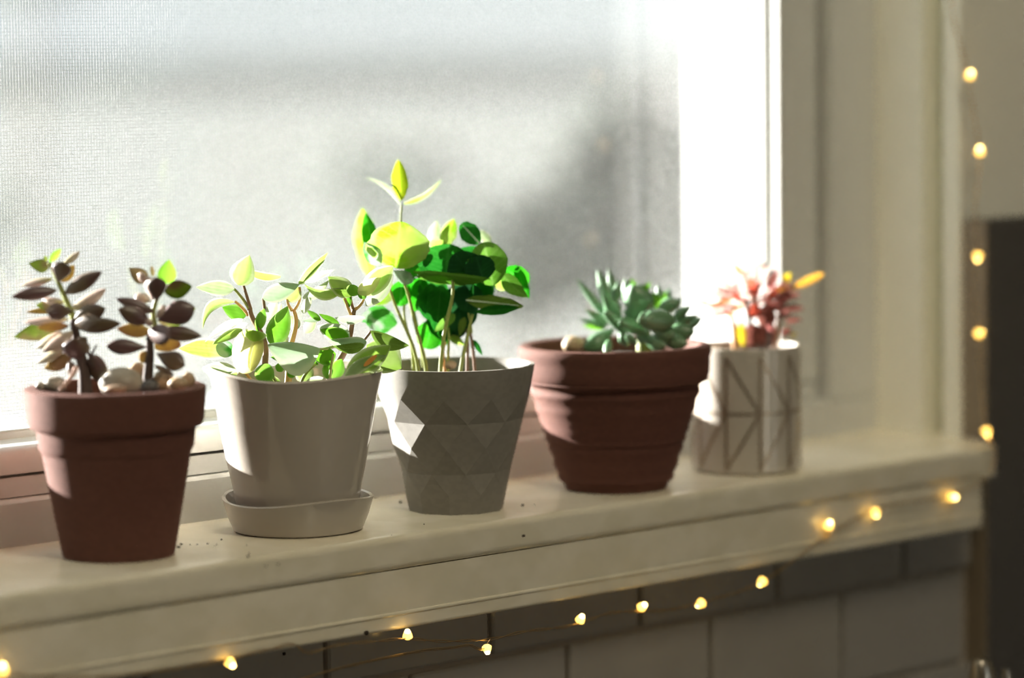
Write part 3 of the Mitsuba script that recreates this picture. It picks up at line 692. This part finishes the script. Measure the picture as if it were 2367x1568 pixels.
# plant 3
for q, w, mat in [([(967, 870, -6), (965, 847, -6), (947, 781, -8), (927, 736, -8), (899, 658, -10)], 9, 'green_stem'), ([(986, 870, -4), (984, 847, -4), (962, 758, -6), (950, 706, -8), (931, 648, -10)], 10, 'green_stem'),
                  ([(956, 870, 4), (955, 847, 4), (950, 796, 2), (936, 742, 2), (935, 705, 2)], 8, 'green_stem'), ([(1018, 870, -12), (1019, 845, -12), (1022, 810, -14), (1031, 750, -14), (1045, 690, -16), (1046, 648, -18)], 11, 'green_stem'),
                  ([(1028, 870, -4), (1027, 847, -4), (1024, 820, -4), (1030, 790, -4)], 9, 'orange_stem'), ([(1036, 870, 2), (1035, 847, 2), (1037, 800, 2), (1036, 758, 2)], 8, 'green_stem'),
                  ([(1064, 870, -6), (1066, 847, -6), (1078, 790, -8), (1084, 762, -8), (1092, 727, -10)], 10, 'green_stem'), ([(1080, 870, 2), (1080, 847, 2), (1081, 800, 2), (1080, 760, 2)], 9, 'brown_stem'),
                  ([(1099, 870, 6), (1097, 847, 6), (1092, 800, 4), (1086, 765, 4)], 9, 'brown_stem'), ([(978, 850, 10), (940, 640, 12), (927, 540, 12), (928, 475, 12)], 8, 'green_stem'), ([(1090, 770, -6), (1086, 740, -6), (1082, 724, -8)], 6, 'green_stem')]:
    stem(pl3, D3, q, w, w * .7, mat)
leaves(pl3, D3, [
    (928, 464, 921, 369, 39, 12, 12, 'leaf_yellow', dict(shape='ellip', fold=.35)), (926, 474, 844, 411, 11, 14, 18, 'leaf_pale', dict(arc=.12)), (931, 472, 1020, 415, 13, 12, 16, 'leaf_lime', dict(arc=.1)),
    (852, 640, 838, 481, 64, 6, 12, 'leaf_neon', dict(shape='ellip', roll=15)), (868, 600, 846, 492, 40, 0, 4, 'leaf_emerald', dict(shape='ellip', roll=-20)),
    (914, 620, 926, 512, 142, -14, -24, 'leaf_neon', dict(shape='round', cup=.2, wave=.25)), (880, 615, 842, 560, 40, -18, -26, 'leaf_painted_gloss', dict(shape='ellip', wave=.3)),
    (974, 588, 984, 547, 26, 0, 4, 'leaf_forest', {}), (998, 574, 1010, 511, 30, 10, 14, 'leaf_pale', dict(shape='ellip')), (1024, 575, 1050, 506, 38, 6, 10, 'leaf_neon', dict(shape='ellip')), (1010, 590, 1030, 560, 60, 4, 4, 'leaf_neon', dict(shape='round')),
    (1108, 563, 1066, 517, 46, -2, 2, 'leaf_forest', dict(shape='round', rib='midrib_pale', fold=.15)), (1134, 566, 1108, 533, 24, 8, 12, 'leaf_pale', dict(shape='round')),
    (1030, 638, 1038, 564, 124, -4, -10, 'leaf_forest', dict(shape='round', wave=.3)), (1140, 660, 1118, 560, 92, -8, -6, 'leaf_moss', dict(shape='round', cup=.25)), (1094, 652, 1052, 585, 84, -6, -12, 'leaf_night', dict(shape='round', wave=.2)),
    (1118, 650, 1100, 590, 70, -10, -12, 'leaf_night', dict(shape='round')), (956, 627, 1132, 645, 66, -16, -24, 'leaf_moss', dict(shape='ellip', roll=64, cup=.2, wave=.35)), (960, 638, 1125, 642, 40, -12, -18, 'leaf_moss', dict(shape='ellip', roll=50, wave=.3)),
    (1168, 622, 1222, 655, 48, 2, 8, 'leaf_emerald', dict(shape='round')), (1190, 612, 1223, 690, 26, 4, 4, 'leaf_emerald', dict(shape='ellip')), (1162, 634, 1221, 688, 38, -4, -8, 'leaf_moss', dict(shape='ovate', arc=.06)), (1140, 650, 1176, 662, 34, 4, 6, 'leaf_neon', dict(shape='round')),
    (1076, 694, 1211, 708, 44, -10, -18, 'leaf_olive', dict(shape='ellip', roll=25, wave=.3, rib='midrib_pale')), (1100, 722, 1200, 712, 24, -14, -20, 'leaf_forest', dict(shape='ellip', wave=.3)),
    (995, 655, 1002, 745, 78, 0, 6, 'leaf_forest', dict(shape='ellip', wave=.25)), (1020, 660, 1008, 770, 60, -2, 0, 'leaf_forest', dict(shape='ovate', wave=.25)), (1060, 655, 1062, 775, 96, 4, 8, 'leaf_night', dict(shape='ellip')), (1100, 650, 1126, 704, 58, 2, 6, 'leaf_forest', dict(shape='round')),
    (975, 640, 960, 720, 60, 4, 8, 'leaf_emerald', dict(shape='ellip')), (930, 648, 924, 708, 50, 2, 8, 'leaf_emerald', dict(shape='round')), (906, 655, 868, 706, 46, 10, 14, 'leaf_neon', dict(shape='ellip')), (918, 748, 836, 730, 62, 4, 4, 'leaf_painted_gloss', dict(shape='ellip', wave=.3)), (880, 712, 838, 745, 30, 6, 6, 'leaf_emerald', {}),
    (1000, 742, 985, 806, 60, 8, 12, 'leaf_emerald', dict(shape='oblong')), (1030, 750, 1020, 800, 40, 10, 14, 'leaf_emerald', dict(shape='round')), (955, 652, 908, 626, 30, -10, -12, 'leaf_painted_gloss', dict(wave=.3)), (966, 612, 930, 645, 36, -8, -10, 'leaf_emerald', {}), (968, 580, 935, 625, 30, -4, -6, 'leaf_night', {}),
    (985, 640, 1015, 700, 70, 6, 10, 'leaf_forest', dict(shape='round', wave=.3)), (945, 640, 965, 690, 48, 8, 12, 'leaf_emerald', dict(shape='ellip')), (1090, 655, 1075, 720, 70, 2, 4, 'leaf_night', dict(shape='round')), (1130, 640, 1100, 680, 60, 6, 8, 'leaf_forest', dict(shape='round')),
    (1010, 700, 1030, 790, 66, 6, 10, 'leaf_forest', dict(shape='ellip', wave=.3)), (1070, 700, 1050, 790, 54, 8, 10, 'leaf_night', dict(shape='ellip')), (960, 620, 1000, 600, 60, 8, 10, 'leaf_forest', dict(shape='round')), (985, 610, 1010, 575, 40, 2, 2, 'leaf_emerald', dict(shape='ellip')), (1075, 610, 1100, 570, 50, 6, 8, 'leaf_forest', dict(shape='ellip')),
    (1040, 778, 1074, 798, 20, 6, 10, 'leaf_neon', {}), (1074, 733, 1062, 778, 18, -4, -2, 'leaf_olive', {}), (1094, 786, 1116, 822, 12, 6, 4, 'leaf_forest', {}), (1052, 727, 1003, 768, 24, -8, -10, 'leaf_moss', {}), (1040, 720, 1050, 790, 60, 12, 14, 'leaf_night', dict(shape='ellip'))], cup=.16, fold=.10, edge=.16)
add('pebble', blob(pt(1042, 844, D3 - .012), (.0042, .004, .0032), 4, .1, 3), 'pebble_tan', smooth=True, label='tiny tan pebble among the stems in the faceted pot', category='pebble')

# plant 4, fleshy rosette
stem(pl4, D4, [(1490, 818), (1488, 780), (1490, 735)], 40, 30, 'green_stem')
leaves(pl4, D4, [
    (1402, 738, 1331, 643, 24, 4, 10, 'echeveria_skin', dict(roll=-62)), (1408, 742, 1380, 622, 46, 0, 4, 'echeveria_skin', dict(shape='ellip', roll=-60)), (1418, 700, 1405, 617, 30, 10, 14, 'echeveria_skin', dict(roll=-62)), (1438, 738, 1389, 677, 30, -8, -14, 'echeveria_skin', dict(roll=20)), (1436, 730, 1395, 690, 36, -2, -6, 'echeveria_skin', {}),
    (1424, 700, 1429, 648, 24, 2, 4, 'echeveria_skin', {}), (1462, 746, 1465, 658, 84, -12, -22, 'echeveria_skin', dict(shape='obovate', thick=30, roll=-38, cup=-.6)), (1556, 744, 1476, 736, 50, -30, -44, 'echeveria_skin', dict(shape='round', thick=24)), (1562, 742, 1490, 740, 54, -34, -46, 'echeveria_skin', dict(shape='round', thick=20)),
    (1520, 715, 1511, 674, 34, 6, 10, 'echeveria_lime', dict(thick=0)), (1470, 672, 1457, 644, 14, 12, 14, 'echeveria_lime', dict(thick=0)), (1488, 674, 1503, 653, 16, 10, 12, 'echeveria_lime', dict(thick=0)), (1534, 706, 1537, 672, 10, 8, 10, 'echeveria_lime', dict(thick=0)), (1480, 690, 1480, 655, 22, 14, 16, 'echeveria_skin', {}),
    (1512, 726, 1568, 694, 38, -6, -6, 'echeveria_skin', dict(shape='obovate')), (1556, 742, 1600, 706, 24, -14, -20, 'echeveria_skin', dict(roll=30)), (1556, 752, 1620, 727, 20, -14, -18, 'echeveria_skin', {}), (1586, 762, 1626, 731, 18, -20, -24, 'echeveria_skin', {}),
    (1408, 752, 1350, 715, 18, -2, -6, 'echeveria_skin', {}), (1405, 756, 1336, 738, 15, 0, -2, 'echeveria_skin', {}), (1400, 760, 1344, 752, 12, -2, -4, 'echeveria_lime', dict(thick=0)), (1420, 760, 1350, 808, 50, -12, -18, 'echeveria_skin', dict(shape='obovate', thick=34, roll=62)),
    (1446, 772, 1396, 722, 38, -16, -22, 'echeveria_skin', dict(shape='oblong', roll=-52)), (1490, 768, 1432, 742, 34, -22, -34, 'echeveria_skin', dict(shape='oblong')), (1472, 795, 1447, 776, 18, -26, -34, 'echeveria_skin', dict(shape='round')), (1408, 786, 1402, 816, 22, -34, -44, 'echeveria_skin', dict(shape='oblong')),
    (1530, 770, 1606, 766, 44, -20, -22, 'echeveria_skin', dict(shape='obovate')), (1515, 782, 1590, 796, 38, -22, -28, 'echeveria_skin', dict(shape='obovate')), (1480, 780, 1540, 800, 40, -20, -30, 'echeveria_skin', dict(shape='obovate')), (1500, 760, 1560, 775, 40, -24, -36, 'echeveria_skin', dict(shape='obovate')),
    (1528, 704, 1519, 655, 22, 16, 20, 'echeveria_skin', {}), (1540, 708, 1548, 665, 22, 16, 20, 'echeveria_skin', {}), (1552, 718, 1577, 688, 22, 12, 16, 'echeveria_skin', {}), (1450, 700, 1445, 640, 24, 16, 20, 'echeveria_skin', {}), (1480, 735, 1440, 720, 40, -8, -12, 'echeveria_skin', {}), (1490, 730, 1500, 690, 40, -4, -6, 'echeveria_skin', {}),
    (1430, 790, 1455, 775, 40, -6, -8, 'echeveria_skin', {}), (1470, 760, 1500, 770, 60, -12, -16, 'echeveria_skin', dict(shape='round'))], shape='lance', thick=15, cup=-.4)
add('pebble', blob(pt(1325, 797, D4 - .012), (.0085, .008, .0065), 14, .1, 3), 'pebble_tan', smooth=True, label='orange tan pebble inside the left rim of the wide terracotta pot', category='pebble')

# plant 5, far out of focus: many small pointed leaves on a few stems
rng = np.random.default_rng(5)
for q, mat in [([(1738, 812), (1735, 760), (1722, 690)], 'wood_bark'), ([(1757, 812, -4), (1760, 760, -4), (1775, 700, -6)], 'wood_bark'), ([(1772, 812, -8), (1778, 770, -8), (1770, 720, -8)], 'wood_bark'), ([(1722, 812, 6), (1706, 770, 6), (1672, 700, 8)], 'brown_stem'), ([(1700, 812, 4), (1697, 770, 4), (1690, 720, 6)], 'orange_stem'), ([(1790, 812, 0), (1800, 740, 0), (1820, 680, 0)], 'brown_stem')]:
    stem(pl5, D5, q, 17, 9, mat)
s5 = D5 / FPX
pal = ['petal_blush'] * 11 + ['petal_rose'] * 2 + ['petal_coral', 'petal_orange', 'petal_maroon']
hub = np.array([1742, 705])
for i in range(118):
    a = rng.uniform(-.35, math.pi + .35)
    rr = math.sqrt(rng.uniform(.05, 1))
    tip = hub + [math.cos(a) * rr * 118, -math.sin(a) * rr * 102]
    base_ = hub + (tip - hub) * (.35 + .25 * rng.random()) + rng.normal(0, 9, 2)
    dz = rng.normal(0, 14)
    mat = pal[rng.integers(len(pal))]
    if tip[0] > 1790 and mat == 'petal_blush':
        mat = 'petal_rose' if rng.random() < .5 else 'petal_maroon'
    add('leaf', leaf(pt(*base_, D5 + dz * .001), pt(*tip, D5 + (dz + rng.normal(0, 10)) * .001), rng.uniform(9, 16) * s5, roll=rng.uniform(-70, 70), cup=.3, shape='ellip', nu=8, nv=4), mat, pl5, smooth=True)
leaves(pl5, D5, [(1836, 664, 1903, 633, 18, 0, 2, 'petal_orange', dict(shape='oblong')), (1812, 652, 1828, 632, 20, -4, -2, 'petal_yellow', {}), (1752, 680, 1722, 646, 36, -14, -18, 'petal_coral', dict(shape='round')), (1718, 800, 1712, 735, 20, -10, -8, 'petal_yellow', {}), (1775, 760, 1768, 705, 44, -10, -12, 'petal_maroon', dict(shape='round')),
                 (1800, 700, 1826, 674, 26, -4, -6, 'petal_maroon', dict(shape='round')), (1815, 745, 1856, 738, 10, 0, 2, 'petal_maroon', {}), (1805, 772, 1830, 762, 18, -6, -8, 'petal_maroon', dict(shape='round')), (1828, 776, 1842, 772, 8, -8, -8, 'petal_yellow', {}), (1742, 735, 1748, 700, 24, -16, -18, 'petal_coral', dict(shape='round')),
                 (1640, 700, 1606, 698, 12, 4, 6, 'petal_orange', {}), (1790, 770, 1775, 745, 16, -14, -16, 'petal_rose', dict(shape='round')), (1742, 800, 1740, 750, 46, -6, -6, 'petal_maroon', dict(shape='oblong')), (1775, 802, 1772, 755, 40, -8, -8, 'petal_maroon', dict(shape='oblong')), (1770, 640, 1752, 600, 20, 4, 8, 'petal_blush', {}), (1722, 640, 1690, 606, 16, 0, 4, 'petal_orange', {})], cup=.25)

# ---------------------------------------------------------------- string of small lights
sl = thing('string_light', 'copper wire string of small warm lights under the sill and up the wall corner', 'string lights')


def lay(pts):
    out = []
    for x, y, yy in pts:
        out.append(on_y(x, y, yy))
    return np.array(out)


A = -.1540
main = lay([(-120, 1590, A), (0, 1563, A), (150, 1567, A), (330, 1557, A), (470, 1538, A), (530, 1527, A), (600, 1506, A), (640, 1498, A), (688, 1494, A), (702, 1507, A), (740, 1503, A), (800, 1489, A), (880, 1482, A), (940, 1477, A), (1000, 1482, A), (1095, 1481, A),
            (1140, 1477, A), (1200, 1463, A), (1260, 1455, A), (1330, 1444, A), (1400, 1420, A), (1480, 1414, A), (1560, 1408, A), (1640, 1388, A), (1720, 1364, A), (1780, 1334, A), (1850, 1284, A), (1915, 1236, A), (1970, 1204, A), (2030, 1176, A), (2110, 1160, A), (2190, 1146, A), (2250, 1125, A),
            (2291, 1090, -.1560), (2300, 1045, -.1550), (2284, 1010, -.140), (2272, 930, -.122), (2266, 850, -.118), (2262, 770, -.118), (2250, 680, -.118), (2257, 595, -.118), (2255, 470, -.118), (2264, 348, -.112), (2250, 260, -.110), (2238, 172, -.110), (2212, 80, -.110), (2198, 0, -.110), (2180, -120, -.110)])
t = np.r_[0, np.cumsum(np.linalg.norm(np.diff(main, axis=0), axis=1))]
n = int(t[-1] / .004)
fine = make_interp_spline(t, main, k=3)(np.linspace(0, t[-1], n))
ph = np.arange(n) * .55
wob = np.stack([0 * ph, np.sin(ph), np.cos(ph)], 1) * .0007
add('wire', tube(fine + wob, .00042, 5, 1), 'wire_copper', sl, smooth=True)
add('wire', tube(fine - wob, .00042, 5, 1), 'wire_copper', sl, smooth=True)
second = lay([(640, 1590, A), (720, 1562, A), (800, 1540, A), (870, 1524, A), (930, 1512, A), (1000, 1500, A), (1060, 1494, A), (1092, 1492, A), (1108, 1500, A), (1122, 1498, A), (1128, 1484, A), (1133, 1478, A)])
add('wire', tube(second, .00042, 5, 6), 'wire_copper', sl, smooth=True)
add('wire', tube(second + [0, .0006, -.0011], .00042, 5, 6), 'wire_copper', sl, smooth=True)
core = lathe([(0, .0026), (.0014, .0022), (.0021, .0008), (.0019, -.0012), (0, -.0018)], 14)
resin = lathe([(0, .0016), (.0024, .0012), (.0031, -.0006), (.0034, -.0024), (.0020, -.0036), (0, -.0038)], 14)
for (x, y, yy, dx, dy, show) in [(6, 1546, A, 0, 1, 1), (534, 1535, A, .7, -.7, 1), (942, 1466, A, 0, 1, 1), (1126, 1503, A, .15, -1, 1), (1343, 1430, A, .4, .8, 1), (1486, 1402, A, .7, .6, 1), (1618, 1397, A, -.6, -.5, .35), (1760, 1347, A, -.5, -.6, .35), (1917, 1213, A, .3, .9, 1), (2024, 1187, A, .4, -.9, .35),
                                 (2203, 1149, A, .9, -.2, 1), (2281, 1000, -.140, .3, -.8, .5), (2265, 770, -.120, .6, .3, .5), (2260, 595, -.120, 0, -1, .5), (2265, 348, -.114, 0, 1, 1), (2243, 172, -.112, .3, .8, 1)]:
    d = R * dx + U * dy + F * (-.45 if show == 1 else .55)
    d /= np.linalg.norm(d)
    a = np.cross(d, [0.2, 0.9, 0.1])
    a /= np.linalg.norm(a)
    M = np.stack([a, np.cross(d, a), d], 1)
    at = on_y(x, y, yy)
    k = add('bulb', trimesh.Trimesh(np.asarray(resin.vertices) @ M.T + at, resin.faces, process=False), 'bulb_resin', sl, smooth=True)
    scene[k]['emitter'] = {'type': 'area', 'radiance': {'type': 'rgb', 'value': [float(v) for v in BULB]}, 'sampling_weight': 0.5}
    k2 = add('core', trimesh.Trimesh(np.asarray(core.vertices) @ M.T + at + d * .0010, core.faces, process=False), 'bulb_core', k, smooth=True)
    scene[k2]['emitter'] = {'type': 'area', 'radiance': {'type': 'rgb', 'value': [float(v) for v in CORE]}, 'sampling_weight': 0.5}

# ---------------------------------------------------------------- crumbs of soil on the sill
rng = np.random.default_rng(11)
bits = []
for x, y, w in [(419, 1260, 6), (413, 1267, 7), (440, 1260, 3), (456, 1260, 3), (480, 1258, 4), (500, 1260, 3), (512, 1249, 4), (495, 1264, 2), (573, 1288, 6), (576, 1281, 4), (615, 1310, 4), (643, 1306, 5), (926, 1163, 7), (1208, 1170, 7), (980, 1213, 3), (1210, 1242, 9), (570, 1262, 3), (905, 1238, 2), (1235, 1168, 3)]:
    d = F + R * (x - 1183.5) / FPX - U * (y - 784.0) / FPX
    p = CAM + d * (-CAM[2] / d[2])
    r = w * 2.15 / FPX / 2
    bits.append(blob(p + [0, 0, r * .55], (r * 1.2, r, r * .7), int(x), .5, 1, 2.5, x))
add('soil_crumbs', cat(*bits), 'soil', label='dark soil crumbs scattered on the sill', kind='stuff', category='crumbs')
for x, y, w in [(847, 1464, 11), (657, 1512, 8)]:
    p = on_y(x, y, -.1482 if y < 1490 else -.0972)
    add('dirt_speck', blob(p, (w * .00014,) * 3, x, .3, 2), 'soil', label='black dirt speck on the board under the sill' if y < 1490 else 'black dirt speck on a wall tile by the wire', category='dirt speck')

# ---------------------------------------------------------------- outside
add('ground', box(-60, 90, .3, 110, -ZS - .4, -ZS - .3), 'outside_ground', label='pale ground outside the window', kind='structure')


def shrub(name, px, py, dist, w, h, count, text, seed, trunk=True):
    """A leafy mound or crown centred on this line of sight at this distance, w and h in metres."""
    rg = np.random.default_rng(seed)
    c = pt(px, py, dist)
    k = thing(name, text, 'tree' if name.endswith('tree') else 'shrub')
    d = rg.normal(size=(count, 3))
    d /= np.linalg.norm(d, axis=1, keepdims=True)
    p = d * (rg.uniform(.25, 1, (count, 1)) ** .5) * [w / 2, w / 2, h / 2] * (.8 + .4 * meshkit.fbm(d * 2 + seed, 3, seed)[:, None]) + c
    e1 = rg.normal(size=(count, 3))
    e1 /= np.linalg.norm(e1, axis=1, keepdims=True)
    e2 = np.cross(e1, rg.normal(size=(count, 3)))
    e2 /= np.linalg.norm(e2, axis=1, keepdims=True)
    s = rg.uniform(.05, .09, (count, 1)) * max(w, h)
    v = np.stack([p - e1 * s, p + e2 * s * .45, p + e1 * s, p - e2 * s * .45], 1).reshape(-1, 3)
    i = np.arange(count) * 4
    f = np.vstack([np.stack([i, i + 1, i + 2], 1), np.stack([i, i + 2, i + 3], 1)])
    add('foliage', trimesh.Trimesh(v, f, process=False), 'shrub_leaf', k, kind='stuff')
    zg = -ZS - .3
    add('trunk', tube([(c[0], c[1], zg), (c[0] + .02, c[1], (zg + c[2]) / 2), (c[0], c[1], c[2] + h * .2)], .035 * w, 8, 4, .015 * w), 'bark_outside', k, smooth=True)


shrub('garden_shrub', 1440, 480, 17.0, .95, 1.20, 2600, 'largest dim grey-green shrub outside, behind the terracotta pot with the rosette', 3)
shrub('garden_shrub', 1190, 590, 15.0, .75, .70, 1300, 'lower blurred grey shrub outside, behind the faceted pot', 8)
shrub('garden_shrub', 880, 410, 30.0, 1.5, .9, 260, 'faint pale shrub outside, above the leaves of the faceted pot', 21)
shrub('garden_shrub', -40, 500, 24.0, .7, .8, 220, 'faint pale shrub outside at the left edge of the window', 33)
shrub('garden_tree', 60, -140, 30.0, 1.6, 1.2, 260, 'blurred tree outside at the upper left of the window', 40)
